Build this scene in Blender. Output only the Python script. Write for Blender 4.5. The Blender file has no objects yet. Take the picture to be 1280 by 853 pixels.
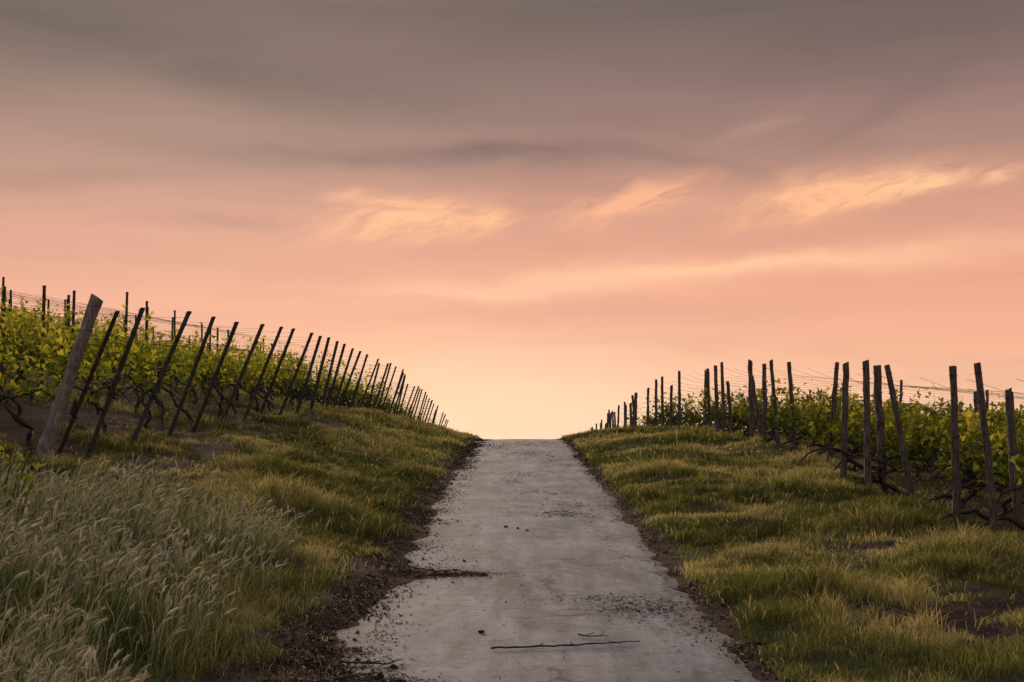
import bpy, math, numpy as np
from mathutils import Vector
rng=np.random.default_rng(7)
scene=bpy.context.scene
scene.view_settings.view_transform='Standard'
scene.view_settings.look='None'
scene.view_settings.exposure=0
def lin(c):
    o=[]
    for v in c:
        v=v/255.0
        o.append(v/12.92 if v<=0.04045 else ((v+0.055)/1.055)**2.4)
    return (o[0],o[1],o[2],1.0)
# ------------------------------------------------------------ noise
TAB=rng.random((256,256))
def vn(x,y):
    x=np.asarray(x,float);y=np.asarray(y,float)
    xi=np.floor(x).astype(int);yi=np.floor(y).astype(int)
    fx=x-xi;fy=y-yi
    fx=fx*fx*(3-2*fx);fy=fy*fy*(3-2*fy)
    a=TAB[xi&255,yi&255];b=TAB[(xi+1)&255,yi&255];c=TAB[xi&255,(yi+1)&255];d=TAB[(xi+1)&255,(yi+1)&255]
    return (a*(1-fx)+b*fx)*(1-fy)+(c*(1-fx)+d*fx)*fy
def fbm(x,y,o=4):
    s=0;a=.5;t=0
    for i in range(o):
        s=s+a*vn(x*2**i+17.3*i,y*2**i+5.1*i);t+=a;a*=.5
    return s/t
def sst(a,b,x):
    t=np.clip((x-a)/(b-a),0,1);return t*t*(3-2*t)
# ------------------------------------------------------------ terrain
YY=np.arange(-200,700,.5)
def prof(pts,sig):
    p=np.array(pts,float)
    v=np.interp(YY,p[:,0],p[:,1])
    k=np.arange(-30,31)*.5;w=np.exp(-k*k/(2*sig*sig));w/=w.sum()
    vp=np.concatenate([np.full(30,v[0]),v,np.full(30,v[-1])])
    return np.convolve(vp,w,'valid')
PR=prof([(-200,-10),(0,0),(40.5,2.03),(46,2.1),(52,1.95),(61,1.5),(80,.4),(100,-1.2),(200,-10),(300,-12),(700,-12)],1.6)
PL=prof([(-200,-9.4),(0,.50),(10,1.08),(18.7,1.59),(24,1.95),(29.4,2.26),(33,2.47),(43,2.87),(61,3.2),(80,2.86),(100,2.1),(140,-1),(200,-7),(300,-12),(700,-12)],2.5)
PG=prof([(-200,-10),(0,-.02),(15.5,.73),(21,1.03),(30,1.72),(34,1.95),(43,2.3),(55,2.5),(62,2.4),(69,2.25),(96,1.6),(140,-2),(200,-8),(300,-12),(700,-12)],2.5)
RL,RR=-1.14,1.46
def edgeL(y):
    g=lambda c,s:np.exp(-((y-c)/s)**2)
    return RL+(fbm(y*.9,3.3,3)-.5)*.30+(fbm(y*3.1,8.3,3)-.5)*.26+.30*g(12.9,.45)+.16*g(8.5,.5)+.14*g(16.5,.8)
def edgeR(y): return RR+(fbm(y*.9,9.3,3)-.5)*.26+(fbm(y*3.3,5.3,3)-.5)*.16
def H(x,y,detail=True):
    x=np.asarray(x,float);y=np.asarray(y,float)
    zr=np.interp(y,YY,PR);zl=np.interp(y,YY,PL);zg=np.interp(y,YY,PG)
    eL=edgeL(y);eR=edgeR(y)
    tl=np.clip((eL-x)/(eL+5.65),0,None); tg=np.clip((x-eR)/(5.4-eR),0,None)
    shL=np.where(tl<1,np.sin(np.clip(tl,0,1)*math.pi/2)*.35+.65*sst(0,1,tl)**.9,1)
    shR=sst(0,1,tg)
    h=zr+(zl-zr)*shL+(zg-zr)*shR
    dl=np.clip(-5.65-x,0,None);dg=np.clip(x-5.4,0,None)
    h=h+8*(1-np.exp(-dl*.195/8))-8*(1-np.exp(-dg*.085/8))
    hump=np.exp(-((x-2.9)/.9)**2)*.14*sst(8,25,y)
    h=h+hump
    inside=np.minimum(x-eL,eR-x)
    h=h+np.where(inside>0,-np.clip(inside*.2,0,.09),np.clip(-inside*.16,0,.035))
    if detail:
        out=sst(-.05,.35,-inside)
        h=h+(fbm(x*1.3,y*1.3,4)-.5)*.16*out+(fbm(x*7,y*7,3)-.5)*.055*(.4+.6*out)*(inside<.35)
    r=np.sqrt(x*x+y*y);f=sst(150,480,r)
    return h*(1-f)+(-12)*f
def soil(x,y):
    n=fbm(x*1.1+40,y*1.1,4); n2=fbm(x*3+9,y*3,3)
    bl=.14+.7*np.clip(fbm(y*.45,1.7,3)-.35,0,1)+.14*sst(16,8,y)
    s=sst(.2,-.1,(RL-x)-bl-(n2-.5)*.7)*(x<0)
    br=.04+.35*np.clip(fbm(y*.5,21.7,3)-.4,0,1)
    s=np.maximum(s,sst(.14,-.08,(x-RR)-br-(n2-.5)*.4)*(x>0))
    s=np.maximum(s,sst(.42,.54,n*.7+n2*.3)*.97*sst(-3.1,-4.5,x)*sst(12,15,y)*sst(46,34,y))
    s=np.maximum(s,sst(.34,.48,n)*.9*sst(-5.4,-6.1,x))
    s=np.maximum(s,sst(.44,.56,n2*.6+n*.4)*np.exp(-((x-3.5)/1.1)**2-((y-10.4)/1.4)**2)*1.5)
    s=np.maximum(s,sst(.53,.64,n)*.8*(x>2.0))
    s=np.maximum(s,.8*sst(5.2,5.9,x)*sst(.3,.45,n))
    return np.clip(s,0,1)
# ------------------------------------------------------------ mesh helpers
def mk(name,V,T,mats,attrs=None,midx=None,smooth=False,parent=None):
    V=np.ascontiguousarray(V,dtype=np.float32);T=np.ascontiguousarray(T,dtype=np.int32)
    me=bpy.data.meshes.new(name);n=T.shape[1]
    me.vertices.add(len(V));me.vertices.foreach_set('co',V.ravel())
    me.loops.add(T.size);me.loops.foreach_set('vertex_index',T.ravel())
    me.polygons.add(len(T));me.polygons.foreach_set('loop_start',np.arange(0,T.size,n,dtype=np.int32))
    if midx is not None: me.polygons.foreach_set('material_index',np.asarray(midx,dtype=np.int32))
    me.polygons.foreach_set('use_smooth',np.full(len(T),smooth,dtype=bool))
    me.update(calc_edges=True)
    for m in (mats if isinstance(mats,list) else [mats]): me.materials.append(m)
    for k,a in (attrs or {}).items():
        at=me.attributes.new(k,'FLOAT','POINT');at.data.foreach_set('value',np.ascontiguousarray(a,dtype=np.float32))
    ob=bpy.data.objects.new(name,me);scene.collection.objects.link(ob)
    if parent: ob.parent=parent
    return ob
class Acc:
    def __init__(s): s.V=[];s.T=[];s.A=[];s.M=[];s.n=0
    def add(s,V,T,a=0.5,m=0):
        V=np.asarray(V,float);T=np.asarray(T,int)
        s.V.append(V);s.T.append(T+s.n);s.A.append(np.broadcast_to(np.asarray(a,float),(len(V),)));s.M.append(np.full(len(T),m));s.n+=len(V)
    def obj(s,name,mats,smooth=False):
        return mk(name,np.concatenate(s.V),np.concatenate(s.T),mats,{'rnd':np.concatenate(s.A)},np.concatenate(s.M),smooth)
def tube(P,R,k=6,cap=True):
    P=np.asarray(P,float);n=len(P);R=np.broadcast_to(np.asarray(R,float),(n,))
    d=np.gradient(P,axis=0);d/=np.linalg.norm(d,axis=1)[:,None]+1e-9
    ref=np.array([0,0,1.]) if abs(d[:,2]).mean()<.8 else np.array([1.,0,0])
    a=np.cross(d,ref);a/=np.linalg.norm(a,axis=1)[:,None]+1e-9;b=np.cross(d,a)
    th=np.arange(k)*2*math.pi/k
    V=P[:,None,:]+R[:,None,None]*(np.cos(th)[None,:,None]*a[:,None,:]+np.sin(th)[None,:,None]*b[:,None,:])
    V=V.reshape(-1,3);i=np.arange(n-1)[:,None]*k;j=np.arange(k)[None,:];j2=(j+1)%k
    q=np.stack([i+j,i+j2,i+k+j2,i+k+j],-1).reshape(-1,4)
    T=np.concatenate([q[:,[0,1,2]],q[:,[0,2,3]]])
    if cap:
        V=np.concatenate([V,P[:1],P[-1:]]);c0=n*k;c1=c0+1
        jj=np.arange(k);T=np.concatenate([T,np.stack([np.full(k,c0),(jj+1)%k,jj],-1),np.stack([np.full(k,c1),(n-1)*k+jj,(n-1)*k+(jj+1)%k],-1)])
    return V,T
# ------------------------------------------------------------ materials
def newmat(name):
    m=bpy.data.materials.new(name);m.use_nodes=True;nt=m.node_tree;nt.nodes.clear()
    o=nt.nodes.new('ShaderNodeOutputMaterial');return m,nt,o
def N(nt,t,**k):
    n=nt.nodes.new(t)
    for a,b in k.items(): setattr(n,a,b)
    return n
def ramp(nt,fac,stops,interp='LINEAR'):
    r=nt.nodes.new('ShaderNodeValToRGB');r.color_ramp.interpolation=interp
    e=r.color_ramp.elements
    while len(e)<len(stops): e.new(.5)
    for i,(p,c) in enumerate(stops):
        e[i].position=p;e[i].color=tuple(c)+(1,) if len(c)==3 else c
    if fac is not None: nt.links.new(fac,r.inputs[0])
    return r
def noise(nt,vec,scale,detail=5,rough=.55,dist=0):
    n=N(nt,'ShaderNodeTexNoise');n.inputs['Scale'].default_value=scale;n.inputs['Detail'].default_value=detail
    n.inputs['Roughness'].default_value=rough;n.inputs['Distortion'].default_value=dist
    if vec is not None: nt.links.new(vec,n.inputs['Vector'])
    return n
def mapping(nt,scale,rot=(0,0,0)):
    tc=N(nt,'ShaderNodeTexCoord');m=N(nt,'ShaderNodeMapping');m.inputs['Scale'].default_value=scale;m.inputs['Rotation'].default_value=rot
    nt.links.new(tc.outputs['Object'],m.inputs[0]);return m.outputs[0]
def mixc(nt,f,a,b,mode='MIX'):
    m=N(nt,'ShaderNodeMix',data_type='RGBA',blend_type=mode)
    for s,v in ((m.inputs[0],f),(m.inputs[6],a),(m.inputs[7],b)):
        if isinstance(v,bpy.types.NodeSocket): nt.links.new(v,s)
        else: s.default_value=v if not isinstance(v,tuple) or len(v)==4 else v+(1,)
    return m.outputs[2]
def mth(nt,op,a,b=None,c=None,clamp=False):
    m=N(nt,'ShaderNodeMath',operation=op);m.use_clamp=clamp
    for s,v in zip(m.inputs,(a,b,c)):
        if v is None: continue
        if isinstance(v,bpy.types.NodeSocket): nt.links.new(v,s)
        else: s.default_value=v
    return m.outputs[0]
def attr(nt,n='rnd'):
    return N(nt,'ShaderNodeAttribute',attribute_name=n).outputs['Fac']
def leafmat(name,stops,trans,ts=.4,tcol=(1.25,1.2,.6)):
    m,nt,o=newmat(name)
    col=ramp(nt,attr(nt),stops).outputs[0]
    d=N(nt,'ShaderNodeBsdfDiffuse')
    nt.links.new(col,d.inputs['Color'])
    t=N(nt,'ShaderNodeBsdfTranslucent')
    nt.links.new(mixc(nt,1.0,col,tuple(x*trans for x in tcol)+(1,),'MULTIPLY'),t.inputs['Color'])
    mx=N(nt,'ShaderNodeMixShader');mx.inputs[0].default_value=ts
    nt.links.new(d.outputs[0],mx.inputs[1]);nt.links.new(t.outputs[0],mx.inputs[2]);nt.links.new(mx.outputs[0],o.inputs[0])
    return m
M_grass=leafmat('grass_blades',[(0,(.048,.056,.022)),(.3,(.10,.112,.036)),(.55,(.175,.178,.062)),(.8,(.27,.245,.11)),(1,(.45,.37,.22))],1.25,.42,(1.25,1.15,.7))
M_tall=leafmat('tall_grass',[(0,(.044,.060,.030)),(.5,(.10,.122,.054)),(.8,(.19,.20,.10)),(1,(.38,.35,.21))],1.25,.42,(1.2,1.15,.8))
M_head=leafmat('seed_heads',[(0,(.26,.27,.16)),(.5,(.40,.38,.26)),(1,(.60,.54,.40))],1.1,.4,(1.1,1.08,.9))
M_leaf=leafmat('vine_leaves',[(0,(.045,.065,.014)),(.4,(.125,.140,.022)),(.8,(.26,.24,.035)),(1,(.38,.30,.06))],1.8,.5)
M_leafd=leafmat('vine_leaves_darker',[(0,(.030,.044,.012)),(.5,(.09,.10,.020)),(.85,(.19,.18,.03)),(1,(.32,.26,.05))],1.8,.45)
def barkmat(name,c0,c1,c2,sc=(14,14,2.2)):
    m,nt,o=newmat(name)
    mp=mapping(nt,sc)
    n=noise(nt,mp,3,6,.65,.6);n2=noise(nt,mapping(nt,(3,3,3)),2,3)
    r=ramp(nt,n.outputs['Fac'],[(.3,c0),(.5,c1),(.72,c2)])
    c=mixc(nt,.6,r.outputs[0],ramp(nt,n2.outputs['Fac'],[(.3,(.6,.58,.56)),(.7,(1.2,1.2,1.15))]).outputs[0],'MULTIPLY')
    d=N(nt,'ShaderNodeBsdfPrincipled');d.inputs['Roughness'].default_value=.85;d.inputs['Specular IOR Level'].default_value=.2
    nt.links.new(c,d.inputs['Base Color'])
    b=N(nt,'ShaderNodeBump');b.inputs['Strength'].default_value=.8;b.inputs['Distance'].default_value=.015
    nt.links.new(n.outputs['Fac'],b.inputs['Height']);nt.links.new(b.outputs[0],d.inputs['Normal'])
    nt.links.new(d.outputs[0],o.inputs[0]);return m
def plainmat(name,stops):
    m,nt,o=newmat(name);d=N(nt,'ShaderNodeBsdfDiffuse');nt.links.new(ramp(nt,attr(nt),stops).outputs[0],d.inputs[0]);nt.links.new(d.outputs[0],o.inputs[0]);return m
M_wood=barkmat('weathered_wood',(.020,.017,.015),(.074,.065,.057),(.19,.17,.15))
M_wood2=barkmat('pale_weathered_wood',(.055,.048,.043),(.165,.148,.136),(.32,.295,.275))
M_bark=barkmat('vine_bark',(.010,.008,.007),(.03,.022,.018),(.07,.052,.042),(20,20,6))
M_steel=barkmat('weathered_steel',(.014,.017,.016),(.034,.040,.037),(.08,.078,.066),(6,6,3))
M_rust=barkmat('rusty_steel',(.020,.013,.011),(.042,.026,.021),(.08,.05,.04),(6,6,3))
M_wire=barkmat('wire_metal',(.03,.028,.026),(.06,.055,.05),(.1,.09,.08))
M_litter=plainmat('leaf_litter',[(0,(.022,.015,.012)),(.4,(.062,.042,.031)),(.8,(.15,.108,.075)),(1,(.34,.27,.18))])
# ground
m,nt,o=newmat('ground');M_ground=m
co=mapping(nt,(1,1,1))
na=noise(nt,co,2.2,5,.6);nb=noise(nt,co,28,5,.7)
s=attr(nt,'soil')
s2=mth(nt,'ADD',s,mth(nt,'MULTIPLY',mth(nt,'SUBTRACT',nb.outputs['Fac'],.5),.9))
sm=ramp(nt,s2,[(.35,(0,0,0)),(.65,(1,1,1))])
gr=ramp(nt,nb.outputs['Fac'],[(.3,(.022,.026,.012)),(.55,(.060,.064,.028)),(.8,(.12,.11,.055))])
sl=ramp(nt,nb.outputs['Fac'],[(.3,(.012,.008,.006)),(.52,(.040,.026,.019)),(.75,(.105,.072,.052))])
c=mixc(nt,sm.outputs[0],gr.outputs[0],sl.outputs[0])
c=mixc(nt,.7,c,ramp(nt,na.outputs['Fac'],[(.3,(.6,.6,.6)),(.7,(1.3,1.25,1.2))]).outputs[0],'MULTIPLY')
d=N(nt,'ShaderNodeBsdfPrincipled');d.inputs['Roughness'].default_value=.95;d.inputs['Specular IOR Level'].default_value=.05
nt.links.new(c,d.inputs['Base Color'])
b=N(nt,'ShaderNodeBump');b.inputs['Strength'].default_value=1.0;b.inputs['Distance'].default_value=.04
nt.links.new(nb.outputs['Fac'],b.inputs['Height']);nt.links.new(b.outputs[0],d.inputs['Normal']);nt.links.new(d.outputs[0],o.inputs[0])
# road
m,nt,o=newmat('worn_concrete');M_road=m
co=mapping(nt,(1,1,1));cs=mapping(nt,(1.8,.22,1))
n1=noise(nt,co,1.1,6,.6,.4);n2=noise(nt,co,60,4,.75);n3=noise(nt,cs,3.2,7,.65,.3);n4=noise(nt,co,7,6,.7)
c=ramp(nt,n3.outputs['Fac'],[(.28,(.092,.092,.099)),(.5,(.150,.149,.158)),(.74,(.225,.222,.230))]).outputs[0]
c=mixc(nt,.85,c,ramp(nt,n1.outputs['Fac'],[(.3,(.56,.56,.58)),(.5,(.95,.95,.95)),(.68,(1.25,1.22,1.22))]).outputs[0],'MULTIPLY')
c=mixc(nt,.75,c,ramp(nt,n2.outputs['Fac'],[(.33,(.45,.43,.43)),(.46,(.94,.94,.94)),(.7,(1.25,1.25,1.25))]).outputs[0],'MULTIPLY')
c=mixc(nt,.70,c,ramp(nt,n4.outputs['Fac'],[(.34,(.38,.34,.32)),(.46,(1,1,1)),(.75,(1.15,1.15,1.15))]).outputs[0],'MULTIPLY')
n5=noise(nt,mapping(nt,(1.0,.45,1)),.9,7,.68,.8)
c=mixc(nt,ramp(nt,n5.outputs['Fac'],[(.54,(0,0,0)),(.59,(.85,.85,.85))]).outputs[0],c,mixc(nt,1.0,c,(.62,.59,.58,1),'MULTIPLY'))
ed=attr(nt,'edge')
em=ramp(nt,mth(nt,'ADD',ed,mth(nt,'MULTIPLY',mth(nt,'SUBTRACT',n4.outputs['Fac'],.5),1.6)),[(.4,(0,0,0)),(.95,(.85,.85,.85))])
c=mixc(nt,em.outputs[0],c,(.058,.043,.035,1))
wv=N(nt,'ShaderNodeVectorMath',operation='ADD');nt.links.new(co,wv.inputs[0])
nn=noise(nt,co,2.5,5,.7);sc=N(nt,'ShaderNodeVectorMath',operation='SCALE');sc.inputs['Scale'].default_value=.6
nt.links.new(nn.outputs['Color'],sc.inputs[0]);nt.links.new(sc.outputs[0],wv.inputs[1])
sep=N(nt,'ShaderNodeVectorMath',operation='MULTIPLY');sep.inputs[1].default_value=(1,1,0);nt.links.new(wv.outputs[0],sep.inputs[0])
vo=N(nt,'ShaderNodeTexVoronoi',feature='DISTANCE_TO_EDGE');vo.inputs['Scale'].default_value=.6
nt.links.new(sep.outputs[0],vo.inputs['Vector'])
cr=ramp(nt,vo.outputs['Distance'],[(.0,(.15,.15,.15)),(.008,(.35,.35,.35)),(.018,(1,1,1))])
crm=ramp(nt,n1.outputs['Fac'],[(.44,(.95,.95,.95)),(.58,(.1,.1,.1))])
c=mixc(nt,crm.outputs[0],c,mixc(nt,1.0,c,cr.outputs[0],'MULTIPLY'))
d=N(nt,'ShaderNodeBsdfPrincipled');d.inputs['Specular IOR Level'].default_value=.25
d.inputs['Roughness'].default_value=.8
nt.links.new(c,d.inputs['Base Color'])
b=N(nt,'ShaderNodeBump');b.inputs['Strength'].default_value=.7;b.inputs['Distance'].default_value=.008
nt.links.new(mth(nt,'ADD',n2.outputs['Fac'],mth(nt,'MULTIPLY',n4.outputs['Fac'],2.0)),b.inputs['Height']);nt.links.new(b.outputs[0],d.inputs['Normal']);nt.links.new(d.outputs[0],o.inputs[0])
# ------------------------------------------------------------ ground sheet
def axis(segs):
    a=[]
    for s,e,st in segs: a.append(np.arange(s,e,st))
    a.append([segs[-1][1]]);return np.concatenate(a)
gx=axis([(-4000,-400,600),(-400,-60,34),(-60,-14,1.0),(-14,-6,.2),(-6,-2.2,.1),(-2.2,-.6,.04),(-.6,1.0,.16),(1.0,2.2,.04),(2.2,6,.1),(6,14,.2),(14,60,1.0),(60,400,34),(400,4000,600)])
gy=axis([(-4000,-400,600),(-400,-20,20),(-20,4,1),(4,20,.07),(20,60,.16),(60,120,.8),(120,500,12),(500,6000,500)])
X,Y=np.meshgrid(gx,gy);nx=len(gx);ny=len(gy)
Z=H(X,Y)
V=np.stack([X.ravel(),Y.ravel(),Z.ravel()],-1)
i=(np.arange(ny-1)[:,None]*nx+np.arange(nx-1)[None,:]).ravel()
Q=np.stack([i,i+1,i+nx+1,i+nx],-1)
mk('ground',V,Q,M_ground,{'soil':np.maximum(soil(X.ravel(),Y.ravel()),((X.ravel()>edgeL(Y.ravel())-.05)&(X.ravel()<edgeR(Y.ravel())+.03))*1.0)},smooth=True)
rx=np.linspace(RL-.3,RR+.3,36);ry=axis([(-30,4,1),(4,60,.25),(60,200,1)])
X,Y=np.meshgrid(rx,ry)
mid=(RL+RR)/2
def roadz(x,y): return np.interp(y,YY,PR)+.004-((x-mid)/1.6)**2*.02+(fbm(x*.8,y*.5,3)-.5)*.03
Zr=roadz(X,Y)
V=np.stack([X.ravel(),Y.ravel(),Zr.ravel()],-1);nx=len(rx)
i=(np.arange(len(ry)-1)[:,None]*nx+np.arange(nx-1)[None,:]).ravel()
edge=np.clip(1-np.minimum(X-edgeL(Y),edgeR(Y)-X)/.4,0,1)
mk('concrete_road',V,np.stack([i,i+1,i+nx+1,i+nx],-1),M_road,{'edge':edge.ravel()},smooth=True)
# ------------------------------------------------------------ grass
def blades(name,x,y,h,w,lean,mat,rnd,windx=.0):
    n=len(x);z=H(x,y)-.01
    a=rng.random(n)*2*math.pi;b=rng.random(n)*2*math.pi
    wx=np.cos(a)*w;wy=np.sin(a)*w
    lx=np.cos(b)*lean*h+windx*h;ly=np.sin(b)*lean*h
    P=np.stack([x,y,z],-1)
    V=np.empty((n,5,3))
    V[:,0]=P+np.stack([-wx,-wy,0*x],-1);V[:,1]=P+np.stack([wx,wy,0*x],-1)
    mp=P+np.stack([lx*.35,ly*.35,h*.58],-1)
    V[:,2]=mp+np.stack([-wx*.75,-wy*.75,0*x],-1);V[:,3]=mp+np.stack([wx*.75,wy*.75,0*x],-1)
    V[:,4]=P+np.stack([lx,ly,h*(1-.25*np.minimum(lean,1.5))],-1)
    base=np.arange(n)[:,None]*5
    T=np.concatenate([base+np.array([0,1,3]),base+np.array([0,3,2]),base+np.array([2,3,4])])
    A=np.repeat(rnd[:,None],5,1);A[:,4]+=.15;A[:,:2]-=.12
    return mk(name,V.reshape(-1,3),T,mat,{'rnd':np.clip(A,0,1).ravel()})
def tallzone(x,y):
    return sst(-1.75,-2.4,x+(fbm(y*.8,x*.8+3,3)-.5)*1.3)*sst(14.2,11.0,y+(fbm(x*.7,y*.7,2)-.5)*2.5)
X=[];Yb=[]
for (x0,x1,y0,y1,den) in [(-6,-1.1,5,14,2000),(1.4,6,5,14,2400),(-7,-1.1,14,26,1300),(1.4,7.5,14,26,1300),(-8,-1.1,26,50,500),(1.4,9,26,50,500),(-14,-7,14,50,110),(7.5,16,12,50,110),(-9,-1.1,50,70,110),(1.4,9,50,70,110)]:
    n=int((x1-x0)*(y1-y0)*den)
    X.append(rng.uniform(x0,x1,n));Yb.append(rng.uniform(y0,y1,n))
x=np.concatenate(X);y=np.concatenate(Yb)
vis=(np.abs(x)<.40*y+1.6)&((x<edgeL(y)-.02)|(x>edgeR(y)+.01));x=x[vis];y=y[vis]
sp=soil(x,y);cl=fbm(x*2.2+3,y*2.2+8,3);fine=vn(x*7,y*7)
keep=rng.random(len(x))<np.clip(1.12-sp*1.10,0.04,1)*np.clip(.2+2.4*(cl-.27),.12,1)
x=x[keep];y=y[keep];cl=cl[keep];fine=fine[keep];sp=sp[keep]
tuft=sst(.54,.68,fbm(x*1.1+50,y*1.1+2,3))
t2=sst(.55,.8,vn(x*2.7+11,y*2.7))
spec=np.zeros(len(x))
for tx,ty,tr in [(-4.3,38,1.0),(-4.0,34,.6),(4.2,35,.8),(4.5,22,.6),(4.1,16.5,.55),(4.3,13.4,.6),(2.2,11.3,.35),(3.2,19,.4),(2.4,24,.5),(-3.4,20,.5),(-2.6,16.5,.4),(-3.9,27,.6),(3.3,8.6,.4),(4.9,18.5,.5),(5.1,26,.6)]:
    spec=np.maximum(spec,np.exp(-((x-tx)/tr)**2-((y-ty)/(tr*1.3))**2))
h=.028+.055*fine*rng.uniform(.5,1.3,len(x))+.05*cl+tuft*.16*fine+t2*.08*rng.random(len(x))+spec*.26*rng.uniform(.4,1,len(x))
near=sst(10,5.5,y);h*=1+.35*near
h*=np.where(sp>.4,.65,1)
tz=tallzone(x,y);h=h*(1-tz)+tz*rng.uniform(.10,.30,len(x))
w=np.maximum(.0022,y*.00029)*rng.uniform(.7,1.5,len(x))
patch=fbm(x*.7+20,y*.7,4);p2=fbm(x*3.1,y*3.1+30,2)
rnd=np.clip(.41+1.7*(patch-.5)+.7*(p2-.5)+rng.normal(0,.16,len(x))-.08*tuft-.05*spec-.12*tz,0,.93)
dry=rng.random(len(x))<.06+.20*sst(.48,.65,patch)*(1-tz);rnd[dry]=rng.uniform(.8,1,dry.sum())
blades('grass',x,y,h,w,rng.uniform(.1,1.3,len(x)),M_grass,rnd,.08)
print('blades',len(x))
# tall grass with seed heads
n=20000
x=rng.uniform(-5.6,-1.7,n);y=rng.uniform(5.2,15,n)
cden=fbm(x*1.7,y*1.7,3)
k=(rng.random(n)<tallzone(x,y)*np.clip(.16+2.4*(cden-.3),.14,1))&(np.abs(x)<.4*y+.8);x=x[k];y=y[k]
n=len(x)
hh=rng.uniform(.22,.46,n)*(.55+.85*fbm(x*1.2,y*1.2+7,2))*(.8+.25*sst(-2,-3.5,x))
rp=4
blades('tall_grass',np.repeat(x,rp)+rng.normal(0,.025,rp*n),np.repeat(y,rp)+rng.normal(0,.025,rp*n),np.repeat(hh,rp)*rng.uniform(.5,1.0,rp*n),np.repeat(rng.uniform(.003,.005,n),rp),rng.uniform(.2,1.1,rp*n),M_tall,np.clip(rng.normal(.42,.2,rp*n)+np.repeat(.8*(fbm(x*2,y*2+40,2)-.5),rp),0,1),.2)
VV=[];TT=[];AA=[];cnt=0
az=rng.normal(.2,1.2,n);ln=rng.uniform(.05,.55,n)
zz=H(x,y)
hp=.22+.60*sst(.38,.62,fbm(x*1.1+60,y*1.1,3))
for j in range(n):
    if rng.random()>hp[j]: continue
    dx=math.cos(az[j])*ln[j];dy=math.sin(az[j])*ln[j];h=hh[j]*rng.uniform(.9,1.22)
    P0=np.array([x[j],y[j],zz[j]-.01]);P1=P0+np.array([dx*h*.3,dy*h*.3,h*.6]);P2=P0+np.array([dx*h*.9,dy*h*.9,h])
    hl=rng.uniform(.055,.10);dirv=P2-P1;dirv/=np.linalg.norm(dirv);dirv+=np.array([dx*1.5,dy*1.4,-.05]);dirv/=np.linalg.norm(dirv)
    side=np.array([1,.3,0])*.0015
    VV.append(np.array([P0-side,P0+side,P1-side,P1+side,P2-side,P2+side]));TT.append(np.array([[0,1,3],[0,3,2],[2,3,5],[2,5,4]])+cnt);AA.append(np.full(6,.0));cnt+=6
    s1=np.cross(dirv,[0,0,1.]);s1/=np.linalg.norm(s1)+1e-6;s2=np.cross(dirv,s1);r=rng.uniform(.0065,.0105)
    bend=np.array([dx,dy,-.3])*hl*.25
    c1=P2+dirv*hl*.35;c2=P2+dirv*hl*.7+bend*.4;tip=P2+dirv*hl+bend
    VV.append(np.array([P2]+[c1+q*r for q in (s1,s2,-s1,-s2)]+[c2+q*r*.75 for q in (s1,s2,-s1,-s2)]+[tip]));b=cnt
    tt=[[0,1,2],[0,2,3],[0,3,4],[0,4,1]]
    for q in range(4):
        q2=(q+1)%4;tt+=[[1+q,5+q,5+q2],[1+q,5+q2,1+q2],[5+q,9,5+q2]]
    cv=rng.uniform(.0,1)**1.3;TT.append(np.array(tt)+b);AA.append(np.full(10,cv));cnt+=10
    for q in range(9):
        t=q/9;bp=P2+dirv*hl*t*.9+bend*t*t;an=q*2.4;o2=(s1*math.cos(an)+s2*math.sin(an));tp=bp+dirv*.030+o2*.020
        wv_=np.cross(dirv,o2)*.0018
        VV.append(np.array([bp-wv_,bp+wv_,tp]));TT.append(np.array([[0,1,2]])+cnt);AA.append(np.full(3,min(1,cv+.15)));cnt+=3
mk('wild_barley',np.concatenate(VV),np.concatenate(TT),M_head,{'rnd':np.concatenate(AA)})
print('barley',n)
# ------------------------------------------------------------ litter, clods
def chips(name,x,y,z,size,mat,asp=(.3,1),tilt=.5,rlo=0,rhi=1):
    n=len(x);a=rng.random(n)*2*math.pi;l=size;w=size*rng.uniform(asp[0],asp[1],n)
    u=np.stack([np.cos(a),np.sin(a),rng.normal(0,tilt,n)],-1);v=np.stack([-np.sin(a),np.cos(a),rng.normal(0,tilt,n)],-1)
    P=np.stack([x,y,z],-1);l=l[:,None];w=w[:,None]
    V=np.stack([P-u*l,P-v*w+u*l*.2,P+u*l,P+v*w-u*l*.1],1).reshape(-1,3);V[:,2]+=.004
    b=np.arange(n)[:,None]*4
    T=np.concatenate([b+np.array([0,1,2]),b+np.array([0,2,3])])
    return mk(name,V,T,mat,{'rnd':np.repeat(rlo+(rhi-rlo)*rng.random(n)**1.4,4)})
n=70000
y=5+rng.random(n)**1.5*42;side=rng.random(n)<.68
x=np.where(side,edgeL(y)-.12+rng.normal(0,.20,n),edgeR(y)+.06+rng.normal(0,.11,n))
cl=fbm(x*2.5,y*1.2,3);k=rng.random(n)<sst(.35,.58,cl);x=x[k];y=y[k]
k=(soil(x,y)>.25)|(rng.random(len(x))<.2)|((x>RL)&(x<RR));x=x[k];y=y[k]
z=np.maximum(H(x,y),np.where((x>RL-.3)&(x<RR+.3),roadz(x,y),-99))
chips('leaf_litter',x,y,z,rng.uniform(.006,.020,len(x))*np.maximum(1,y*.05),M_litter,(.12,.6),.4)
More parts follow.
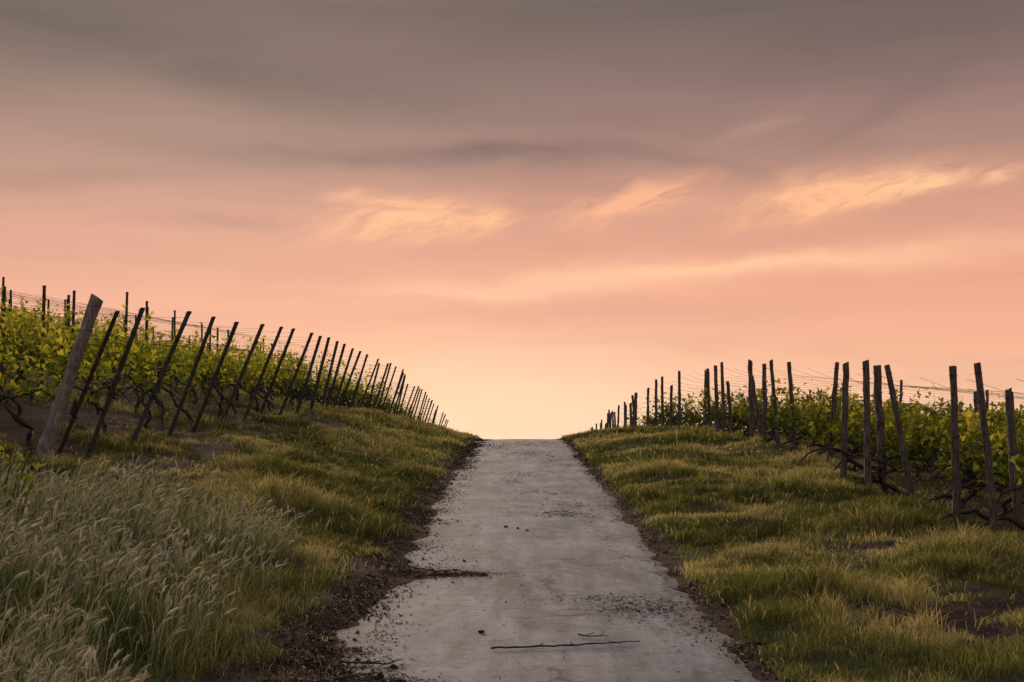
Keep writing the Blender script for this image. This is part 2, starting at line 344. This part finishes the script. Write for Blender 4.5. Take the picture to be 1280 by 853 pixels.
pt=[(-.80,12.9,.28,.22,700),(-.95,13.6,.3,.5,400),(-.55,12.85,.25,.06,500),(-.4,12.95,.12,.04,160),(.95,11.0,.22,.28,900),(.75,11.5,.3,.12,300),(1.2,10.2,.12,.4,250),(-1.0,8.5,.16,.35,800),(-.85,8.35,.2,.08,400),(-.95,9.4,.12,.5,300),(.75,19.5,.35,.9,420),(.6,18.4,.3,.2,260),(1.0,16.5,.2,1.0,160),(.5,22,.3,.3,160),(.1,26,.25,.4,120),(.3,33,.3,.8,250),(-.4,20,.5,3,90),(.3,10,.9,3,160),(.8,30,.3,2,200),(.3,38,.7,1.0,350),(-.5,36,.2,.8,160),(-.1,24,.1,.3,80)]
xs=np.concatenate([rng.normal(a,c,e) for a,b,c,d_,e in pt]);ys=np.concatenate([rng.normal(b,d_,e) for a,b,c,d_,e in pt])
k=(xs>RL-.2)&(xs<RR+.2)&(ys>5);xs=xs[k];ys=ys[k]
chips('road_debris',xs,ys,roadz(xs,ys),rng.uniform(.006,.022,len(xs))*np.maximum(1,ys*.06),M_litter,(.1,.45),.25,0,.75)
k=rng.integers(0,len(xs),1600);chips('dry_straw',xs[k]+rng.normal(0,.08,1600),ys[k]+rng.normal(0,.12,1600),roadz(xs[k],ys[k])+.006,rng.uniform(.02,.07,1600),M_litter,(.03,.07),.08,.3,1)
# soil clods
n=2400;y=5+rng.random(n)**1.4*36;x=np.where(rng.random(n)<.72,edgeL(y)-.15+rng.normal(0,.16,n),edgeR(y)+.08+rng.normal(0,.08,n))
ex=pt[:3]+pt[7:9];xe=np.concatenate([rng.normal(a,c*.8,40) for a,b,c,d_,e in ex]);ye=np.concatenate([rng.normal(b,d_*.8,40) for a,b,c,d_,e in ex])
x=np.concatenate([x,xe]);y=np.concatenate([y,ye]);n=len(x)
z=np.maximum(H(x,y),np.where((x>RL-.3)&(x<RR+.3),roadz(x,y),-99))
r=rng.gamma(2,.0045,n)+.003
ov=np.array([[1,0,0],[0,1,0],[-1,0,0],[0,-1,0],[0,0,1],[0,0,-1]],float)
V=ov[None]*r[:,None,None]*rng.uniform(.5,1.4,(n,6,1))+rng.normal(0,.15,(n,6,3))*r[:,None,None]
V[:,:,2]*=.7;V=V+np.stack([x,y,z+r*.2],-1)[:,None]
ot=np.array([[0,1,4],[1,2,4],[2,3,4],[3,0,4],[1,0,5],[2,1,5],[3,2,5],[0,3,5]])
mk('soil_clods',V.reshape(-1,3),(np.arange(n)[:,None,None]*6+ot[None]).reshape(-1,3),M_litter,{'rnd':np.repeat(rng.uniform(0,.6,n),6)})
def clod(x,y,r,name='dirt_clod'):
    me=bpy.data.meshes.new(name);import bmesh
    bm=bmesh.new();bmesh.ops.create_icosphere(bm,subdivisions=3,radius=r)
    for v in bm.verts:
        f=1+.5*(float(fbm(v.co.x/r*1.3+x*9,v.co.y/r*1.3+v.co.z/r*2+y*5,3))-.5)*2
        v.co*=f;v.co.z*=.6
    bm.to_mesh(me);bm.free();me.materials.append(M_bark)
    ob=bpy.data.objects.new(name,me);scene.collection.objects.link(ob);ob.location=(x,y,float(roadz(x,y))+r*.4)
clod(-.235,9.9,.022);clod(.02,16.6,.020);clod(.13,16.4,.017);clod(-.12,16.8,.022)
def stick(pts,r,name='fallen_twig',zo=.012):
    a=Acc()
    pts=np.array(pts,float);t=np.linspace(0,1,22);L=np.linspace(0,1,len(pts))
    xx=np.interp(t,L,pts[:,0]);yy=np.interp(t,L,pts[:,1])+rng.normal(0,.006,22)
    P=np.stack([xx,yy,roadz(xx,yy)+zo+rng.random(22)*.006],-1)
    V,T=tube(P,r*np.linspace(1,.45,22)*rng.uniform(.8,1.25,22),6);a.add(V,T)
    for q in (6,11,16):
        d=np.array([rng.uniform(-.05,.1),rng.uniform(-.07,.07),.012]);Pq=np.stack([P[q],P[q]+d*.6,P[q]+d*1.1]);V,T=tube(Pq,r*.45,5);a.add(V,T)
    a.obj(name,[M_bark])
stick([(-.16,9.28),(.2,9.33),(.5,9.42),(.82,9.55)],.008)
stick([(-.95,13.3),(-.7,13.0),(-.55,13.1),(-.42,12.9)],.009);stick([(-.9,12.7),(-.6,12.85),(-.45,12.75)],.008);stick([(.42,9.75),(.5,9.68),(.62,9.7)],.006)
stick([(.35,18.5),(.6,18.7),(.85,18.45)],.006);stick([(-1.15,8.3),(-.9,8.5),(-.75,8.35)],.008);stick([(-1.1,8.9),(-.8,8.8),(-.7,8.95)],.007)
# ------------------------------------------------------------ posts
def wood_post(x,y,h,lx=0,ly=0,r=.05,mat=None,name='wooden_vineyard_post'):
    z0=float(H(x,y))
    n=12;t=np.linspace(0,1,n);P=np.stack([x+lx*(t*(h+.3)-.3)/h+rng.normal(0,.005,n),y+ly*(t*(h+.3)-.3)/h+rng.normal(0,.005,n),z0-.3+t*(h+.3)],-1)
    R=r*(1.08-.16*t)*rng.uniform(.94,1.06,n)
    P=np.concatenate([P,P[-1:]+(P[-1:]-P[-2:-1])*.04]);R=np.concatenate([R,[r*.72]])
    V,T=tube(P,R,12);V[:-2]+=rng.normal(0,r*.04,(len(V)-2,3))
    ttop=rng.normal(0,.35);top=V[:,2]>P[-3,2]+.05;V[top,2]+=(V[top,0]-P[-1,0])*ttop
    a=Acc();a.add(V,T,.5,0)
    for f in (.55,.78,.94):
        q=np.array([x+lx*f,y+ly*f,z0+h*f]);th=np.linspace(0,2*math.pi,11);ring=q+np.stack([np.cos(th)*r*1.08,np.sin(th)*r*1.08,np.linspace(0,.015,11)],-1)
        V,T=tube(ring,.0035,4,False);a.add(V,T,.5,1)
    return a.obj(name,[mat or M_wood,M_wire],False)
def steel_post(x,y,h,lx=0,ly=0,w=.033,mat=None,name='steel_vineyard_post'):
    z0=float(H(x,y));a=Acc()
    prof=np.array([[-1,-.7],[1,-.7],[1,.7],[.72,.7],[.72,-.42],[-.72,-.42],[-.72,.7],[-1,.7]])*w
    A=np.array([x-lx*.3/h,y-ly*.3/h,z0-.3]);B=np.array([x+lx,y+ly,z0+h])
    ang=rng.normal(0,.35);c,s_=math.cos(ang),math.sin(ang);pr=np.stack([prof[:,0]*c-prof[:,1]*s_,prof[:,0]*s_+prof[:,1]*c,0*prof[:,0]],-1)
    V=np.concatenate([A+pr,B+pr]);k=8;T=[]
    for j in range(k):
        j2=(j+1)%k;T+= [[j,j2,k+j2],[j,k+j2,k+j]]
    for o_ in (0,k):
        for tr in ([0,1,4],[0,4,5],[1,2,3],[1,3,4],[0,5,6],[0,6,7]):
            T.append([tr[0]+o_,tr[1]+o_,tr[2]+o_])
    a.add(V,T)
    for f in np.arange(.35,.99,.09):
        q=A+(B-A)*((f*h+.3)/(h+.3))
        for sg in (-1,1):
            p1=q+np.array([sg*w*c,sg*w*s_,0]);Vh,Th=tube([p1,p1+np.array([sg*.014,0,.004]),p1+np.array([sg*.016,0,.022])],.004,4);a.add(Vh,Th)
    return a.obj(name,[mat or M_steel])
left=[(-5.63,18.7,2.0,.72),(-5.72,21.2,2.0,.81),(-5.82,23.9,2.0,.74),(-5.78,25.5,1.98,.75),(-5.66,27.2,2.0,.78),(-5.64,29.4,2.0,.77),(-5.76,31.9,2.0,.76),(-5.60,33.6,2.0,.78),(-5.52,35.7,2.0,.62),(-5.40,37.2,2.0,.5),(-5.42,39.4,2.0,.46),(-5.52,41.2,2.0,.55),(-5.56,43.0,2.0,.62)]
yy=45.0
while yy<104:
    left.append((-5.6+rng.normal(0,.08),yy,1.95+rng.normal(0,.06),.6+rng.normal(0,.1)));yy+=1.95+rng.normal(0,.15)
for q in left: steel_post(q[0],q[1],q[2],q[3],rng.normal(0,.05))
wood_post(-6.08,18.3,2.02,.66,0,.085,M_wood2)
steel_post(-6.02,18.75,1.9,.74,0,.028,M_rust,'rusty_steel_vineyard_post')
right=[(5.19,15.5,1.9,-.17),(5.82,16.6,1.62,-.08),(5.3,17.2,1.9,.01),(5.55,20.0,1.88,-.33),(5.5,21.4,1.88,-.08),(5.17,21.0,1.97,.01),(5.22,22.8,1.9,.08),(5.83,26.6,1.9,.18),(5.85,29.9,1.9,-.1),(5.75,31.3,1.92,-.14),(5.58,32,1.8,.02),(5.6,33.8,1.9,-.02),(5.70,33.0,1.6,-.22),(5.4,37,1.9,-.04),(5.45,38.5,1.88,-.04),(5.5,36.3,1.4,-.1),(5.85,43,1.9,-.06),(5.95,45,1.9,.05),(5.4,47,1.95,0),(5.43,50,1.6,.03),(5.35,52,1.95,0),(5.4,55,1.95,.03),(5.38,58,1.7,0)]
yy=59.5
while yy<104:
    right.append((5.4+rng.normal(0,.12),yy,1.85+rng.normal(0,.16),rng.normal(0,.1)));yy+=2.0+rng.normal(0,.3)
for q in right: wood_post(q[0],q[1],q[2],q[3],rng.normal(0,.06),.050+rng.normal(0,.006))
# ------------------------------------------------------------ vine rows
LO=np.array([[0,-.12],[.42,-.40],[.60,.10],[.34,.36],[.0,1.0],[-.34,.36],[-.60,.10],[-.42,-.40]])
def leaves(P,size,nrm_up=.5):
    n=len(P)
    d=rng.normal(0,1,(n,3));d[:,2]-=.5;d/=np.linalg.norm(d,axis=1)[:,None]
    nn=rng.normal(0,1,(n,3));nn[:,2]=np.abs(nn[:,2])*.8+nrm_up;s=np.cross(nn,d);s/=np.linalg.norm(s,axis=1)[:,None]+1e-6;u=np.cross(s,d)
    k=len(LO)
    V=P[:,None]+size[:,None,None]*(LO[None,:,0,None]*s[:,None]+LO[None,:,1,None]*d[:,None]-(np.abs(LO[:,0])*.45)[None,:,None]*u[:,None])
    V=np.concatenate([V,(P+d*size[:,None]*.1)[:,None]],1)
    tt=np.array([[k,j,(j+1)%k] for j in range(k)])
    T=(np.arange(n)[:,None,None]*(k+1)+tt[None]).reshape(-1,3)
    return V.reshape(-1,3),T,k+1
def vine_row(x0,y0,sgn,L,low,shoot,skew,hs,mat,nm,dn=.105,fl=0.35,tr=.036,wig=1.0):
    ac=Acc();far=max(1,y0/38.0)
    def pos(s,off=0): 
        xx=x0+sgn*s;yy=y0+skew*s+off;return xx,yy
    s=.1+rng.random()*.3
    while s<L:
        xx,yy=pos(s);zz_=float(H(xx,yy));n=10;t=np.linspace(0,1,n)
        wx=np.cumsum(rng.normal(0,.045*wig,n));wy=np.cumsum(rng.normal(0,.03*wig,n));ln_=rng.normal(.25,.2)*sgn*wig
        P=np.stack([xx+wx+ln_*t,yy+wy,zz_-.05+t*(low+.02)],-1)
        V,T=tube(P,(tr-tr*.33*t)*rng.uniform(.75,1.3,n)*(far**.3),6);ac.add(V,T,.5,1)
        top=P[-1]
        for sg in (-1,1):
            l=rng.uniform(.5,.8);tt=np.linspace(0,1,7);C=np.stack([top[0]+sg*l*tt,top[1]+skew*sg*sgn*l*tt+rng.normal(0,.015,7),top[2]+.16*np.sin(tt*math.pi)-.10*tt+rng.normal(0,.015*wig,7)],-1)
            V,T=tube(C,tr*.45*(1-.4*tt)*far**.3,5);ac.add(V,T,.5,1)
        if wig>1:
            l=rng.uniform(.5,.95);tt=np.linspace(0,1,9);m0=P[rng.integers(2,5)];C=np.stack([m0[0]-sgn*l*tt,m0[1]+rng.normal(0,.2)*tt,m0[2]+rng.uniform(-.15,.12)*tt+.08*np.sin(tt*5)+rng.normal(0,.012,9)],-1)
            C[:,2]=np.maximum(C[:,2],H(C[:,0],C[:,1])+.03)
            V,T=tube(C,tr*.75*(1-.6*tt)*rng.uniform(.8,1.2,9),6);ac.add(V,T,.5,1)
        s+=rng.uniform(.95,1.25)
    ns=int(L/dn/far**.6);S=rng.uniform(0,L,ns);LP=[]
    dens=vn(S*1.1+y0*3.1,np.full(ns,y0))
    S=S[rng.random(ns)<fl+dens]
    for s in S:
        xx,yy=pos(s,rng.normal(0,.07));g=float(H(xx,yy,False));hh_=shoot*rng.uniform(.35,1.1)*(.6+.8*float(vn(s*.8,y0*1.3)))
        b0=np.array([xx,yy,g+low-.08]);lean=rng.normal(0,.2,2)
        e=b0+np.array([lean[0]*hh_*1.5,lean[1]*hh_*1.5,hh_]);m_=(b0+e)/2+np.array([rng.normal(0,.04),rng.normal(0,.04),0])
        V,T=tube([b0,m_,e],[.005*far**.5,.004*far**.5,.002],3,False);ac.add(V,T,.45,0)
        nl=max(3,int(hh_/.058/far**.5));t=rng.uniform(.0,1,nl)[:,None]
        pp=(1-t)**2*b0+2*t*(1-t)*m_+t*t*e
        LP.append(pp+rng.normal(0,.085,(nl,3))*np.array([1,1,.7]))
    if LP:
        P=np.concatenate(LP);sz=rng.uniform(.040,.092,len(P))*far**.55*hs
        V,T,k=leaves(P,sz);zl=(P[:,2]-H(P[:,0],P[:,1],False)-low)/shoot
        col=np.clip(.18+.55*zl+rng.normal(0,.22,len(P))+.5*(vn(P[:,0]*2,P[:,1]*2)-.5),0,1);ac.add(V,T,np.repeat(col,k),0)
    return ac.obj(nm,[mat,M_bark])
wl=Acc();wr=Acc()
def wire(acc,x0,y0,z0,sgn,L,skew,ht,r,first,rough=0):
    n=int(L/.5)+2;s=np.linspace(0,L,n);xx=x0+sgn*s;yy=y0+skew*s
    sag=-.05*np.sin(np.pi*((s%5)/5))
    zz_=H(xx,yy,False)+ht+sag+rng.normal(0,.006,n)
    P=np.stack([xx,yy,zz_],-1);P[0]=first
    V,T=tube(P,r,3,False);acc.add(V,T)
    if rough:
        for q in range(int(L*rough)):
            s_=rng.uniform(0,L);k=np.array([np.interp(s_,s,P[:,c]) for c in range(3)])
            m_=5;W=k+np.cumsum(rng.normal(0,.018,(m_,3)),0);W[0]=k
            V,T=tube(W,.0032,3,False);acc.add(V,T)
for i,q in enumerate(left):
    L=max(5,.40*q[1]-5.6+5) if q[1]<60 else .4*q[1]-4
    y0=q[1]
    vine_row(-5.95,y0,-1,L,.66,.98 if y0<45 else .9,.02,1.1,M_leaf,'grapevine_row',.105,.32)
    for ht,f in ((.72,.36),(1.1,.55),(1.45,.74),(1.85,.95)):
        wire(wl,q[0],y0,0,-1,L,.02,ht,.0024*max(1,y0/32),(q[0]+q[3]*f,y0,float(H(q[0],y0))+q[2]*f))
    s=rng.uniform(3.6,4.6)
    while s<L:
        steel_post(-6.0-s,y0+.02*s,rng.uniform(1.95,2.35),rng.normal(0,.03),rng.normal(0,.03),.028);s+=5
rrow=[13.2,15.5,17.2,19.2,21.2,22.8,24.8,26.6,28.3,29.9,31.6,33.8,35.5,37,38.5,41,43,45,47,50,52,55,58,61,64,67,70,74,78,82,86,90,95]
for y0 in rrow:
    L=max(4,.40*y0-5.4+4);L=min(L*1.2,30)
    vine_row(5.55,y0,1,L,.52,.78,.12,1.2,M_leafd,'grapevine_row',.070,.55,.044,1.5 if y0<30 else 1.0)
    for ht in (.6,1.0,1.35,1.75):
        g=float(H(5.45,y0))
        wire(wr,5.45,y0,0,1,L,.12,ht-.1,.0024*max(1,y0/30),(5.45,y0,g+ht),1.2 if ht>1.2 and y0<40 else 0)
    s=rng.uniform(3.5,4.8)
    while s<L:
        wood_post(5.6+s,y0+.12*s,rng.uniform(1.45,1.75),rng.normal(0,.06),rng.normal(0,.04),.036);s+=4.8
wl.obj('trellis_wires',[M_wire]);wr.obj('trellis_wires',[M_wire])
ac=Acc();LP=[]
for j in range(16):
    b0=np.array([-4.15+rng.normal(0,.16),11.2+rng.normal(0,.2),0]);b0[2]=float(H(b0[0],b0[1]));e=b0+np.array([rng.uniform(-.1,.35),rng.normal(0,.2),rng.uniform(.35,.8)])
    V,T=tube([b0,(b0+e)/2+rng.normal(0,.03,3),e],[.006,.005,.003],4);ac.add(V,T,.4)
    t=rng.uniform(.3,1,8)[:,None];LP.append(b0*(1-t)+e*t+rng.normal(0,.05,(8,3)))
P=np.concatenate(LP);V,T,k=leaves(P,rng.uniform(.03,.06,len(P)));ac.add(V,T,np.repeat(rng.uniform(.2,.75,len(P)),k));ac.obj('young_grapevine',[M_leafd])
# ------------------------------------------------------------ world
w=bpy.data.worlds.new('World');scene.world=w;w.use_nodes=True;nt=w.node_tree;nt.nodes.clear()
try: w.cycles.sampling_method='NONE'
except Exception as ex_: print(ex_)
out=N(nt,'ShaderNodeOutputWorld');bg=N(nt,'ShaderNodeBackground')
tc=N(nt,'ShaderNodeTexCoord');sx=N(nt,'ShaderNodeSeparateXYZ');nt.links.new(tc.outputs['Generated'],sx.inputs[0])
AZ=mth(nt,'ARCTAN2',sx.outputs[0],sx.outputs[1]);EL=mth(nt,'ARCSINE',sx.outputs[2])
def comb(a,b,c=0.0):
    k=N(nt,'ShaderNodeCombineXYZ')
    for s_,v in zip(k.inputs,(a,b,c)):
        if isinstance(v,bpy.types.NodeSocket): nt.links.new(v,s_)
        else: s_.default_value=v
    return k.outputs[0]
big=noise(nt,comb(mth(nt,'MULTIPLY',AZ,2.2),mth(nt,'MULTIPLY',EL,11.0),3.0),1.6,4,.5,.3)
elw=mth(nt,'ADD',EL,mth(nt,'MULTIPLY',mth(nt,'SUBTRACT',big.outputs['Fac'],.5),.034))
def E(y): return math.atan((562-y)/1778)/.6
base=ramp(nt,mth(nt,'DIVIDE',elw,.6,clamp=True),[(0,lin((254,212,180))),(E(500),lin((251,196,160))),(E(440),lin((243,179,146))),(E(350),lin((230,162,137))),(E(270),lin((203,147,129))),(E(190),lin((166,129,118))),(E(100),lin((137,111,104))),(E(0),lin((110,93,88))),(.72,lin((160,150,150))),(1,lin((218,208,212)))])
col=base.outputs[0]
wn1=noise(nt,comb(mth(nt,'MULTIPLY',AZ,6.0),mth(nt,'MULTIPLY',EL,16.0),7.0),1.5,4,.6)
sc3=N(nt,'ShaderNodeSeparateColor');nt.links.new(wn1.outputs['Color'],sc3.inputs[0])
DA=mth(nt,'MULTIPLY',mth(nt,'SUBTRACT',sc3.outputs[0],.5),.05);DE=mth(nt,'MULTIPLY',mth(nt,'SUBTRACT',sc3.outputs[1],.5),.030)
A2=mth(nt,'ADD',AZ,DA);E2=mth(nt,'ADD',EL,DE)
ra=math.radians(16)
fu=mth(nt,'ADD',mth(nt,'MULTIPLY',A2,math.cos(ra)),mth(nt,'MULTIPLY',E2,math.sin(ra)));fv=mth(nt,'SUBTRACT',mth(nt,'MULTIPLY',E2,math.cos(ra)),mth(nt,'MULTIPLY',A2,math.sin(ra)))
fib=noise(nt,comb(mth(nt,'MULTIPLY',fu,22.0),mth(nt,'MULTIPLY',fv,85.0)),1.0,6,.62,.5)
fibm=ramp(nt,fib.outputs['Fac'],[(.34,(.15,.15,.15)),(.62,(1,1,1))]).outputs[0]
soft=noise(nt,comb(mth(nt,'MULTIPLY',A2,5.0),mth(nt,'MULTIPLY',E2,36.0),2.0),1.0,4,.55,.4)
softm=ramp(nt,soft.outputs['Fac'],[(.3,(.35,.35,.35)),(.6,(1,1,1))]).outputs[0]
lay=ramp(nt,soft.outputs['Fac'],[(.3,(.90,.90,.915)),(.5,(1,1,1)),(.7,(1.07,1.06,1.05))]).outputs[0]
col=mixc(nt,1.0,col,lay,'MULTIPLY')
P2=comb(A2,E2,0.0)
def blob(px,py,sx_,sy_,rot,color,amt,tex):
    global col
    ca=math.atan((px-645)/1778);ce=math.atan((562-py)/1778);sa=sx_/1778;se=sy_/1778;r_=math.radians(rot)
    mp=N(nt,'ShaderNodeMapping',vector_type='TEXTURE');mp.inputs['Location'].default_value=(ca,ce,0);mp.inputs['Rotation'].default_value=(0,0,r_);mp.inputs['Scale'].default_value=(sa,se,1)
    nt.links.new(P2,mp.inputs[0])
    dt=N(nt,'ShaderNodeVectorMath',operation='DOT_PRODUCT');nt.links.new(mp.outputs[0],dt.inputs[0]);nt.links.new(mp.outputs[0],dt.inputs[1])
    g=mth(nt,'EXPONENT',mth(nt,'MULTIPLY',dt.outputs['Value'],-1.0))
    f=mth(nt,'MULTIPLY',g,amt)
    if tex is not None: f=mth(nt,'MULTIPLY',f,tex)
    col=mixc(nt,mth(nt,'MINIMUM',f,1.0),col,lin(color))
blob(640,520,330,90,0,(255,217,184),.6,None)
blob(1150,330,420,110,0,(240,172,138),.45,None)
blob(60,330,330,110,0,(202,148,134),.40,None)
blob(40,50,380,70,-6,(90,80,79),.50,softm)
blob(230,75,250,32,-9,(78,71,73),.75,softm)
blob(1240,30,280,60,8,(112,92,86),.4,softm)
blob(650,190,160,15,2,(120,96,94),1.0,softm)
blob(360,197,200,14,-3,(130,104,101),.75,softm)
blob(850,196,120,12,-12,(138,109,102),.75,softm)
blob(280,285,130,12,0,(180,131,122),.7,softm)
blob(100,228,180,14,4,(140,111,107),.6,softm)
blob(1180,105,200,14,30,(126,101,96),.45,softm)
blob(760,390,220,13,0,(226,158,138),.7,softm)
blob(250,400,250,14,2,(222,155,138),.45,softm)
blob(530,274,110,20,4,(253,186,142),1.6,fibm)
blob(470,254,55,9,-4,(250,182,140),1.2,fibm)
blob(790,254,78,19,12,(247,178,138),1.5,fibm)
blob(1050,250,115,21,8,(254,188,142),1.7,fibm)
blob(1150,238,50,12,6,(255,196,150),1.6,fibm)
blob(1275,236,35,11,8,(254,190,146),1.4,fibm)
blob(945,165,50,12,20,(188,145,129),.7,fibm)
blob(900,338,330,14,3,(255,198,156),.95,softm)
blob(600,365,200,13,2,(254,194,160),.75,softm)
sky=N(nt,'ShaderNodeTexSky',sky_type='NISHITA');sky.sun_disc=False;sky.sun_elevation=math.radians(13);sky.sun_rotation=math.radians(-14)
sc=mixc(nt,1.0,sky.outputs[0],(.003,.003,.003,1),'MULTIPLY')
fin=mixc(nt,1.0,col,sc,'ADD')
nt.links.new(fin,bg.inputs[0]);bg.inputs[1].default_value=1.0;nt.links.new(bg.outputs[0],out.inputs[0])
sl_=bpy.data.lights.new('sun','SUN');sl_.energy=2.7;sl_.angle=math.radians(12);sl_.color=(1,.76,.54)
so=bpy.data.objects.new('sun',sl_);scene.collection.objects.link(so)
d=Vector((math.sin(math.radians(-14))*math.cos(math.radians(13)),math.cos(math.radians(-14))*math.cos(math.radians(13)),math.sin(math.radians(13))))
so.rotation_euler=d.to_track_quat('Z','Y').to_euler()
cam=bpy.data.cameras.new('camera');cam.lens=50;cam.sensor_width=36;cam.clip_end=12000
cob=bpy.data.objects.new('camera',cam);scene.collection.objects.link(cob)
cob.location=(0,0,1.76);cob.rotation_euler=(math.radians(90+4.36),0,math.radians(.16))
scene.camera=cob
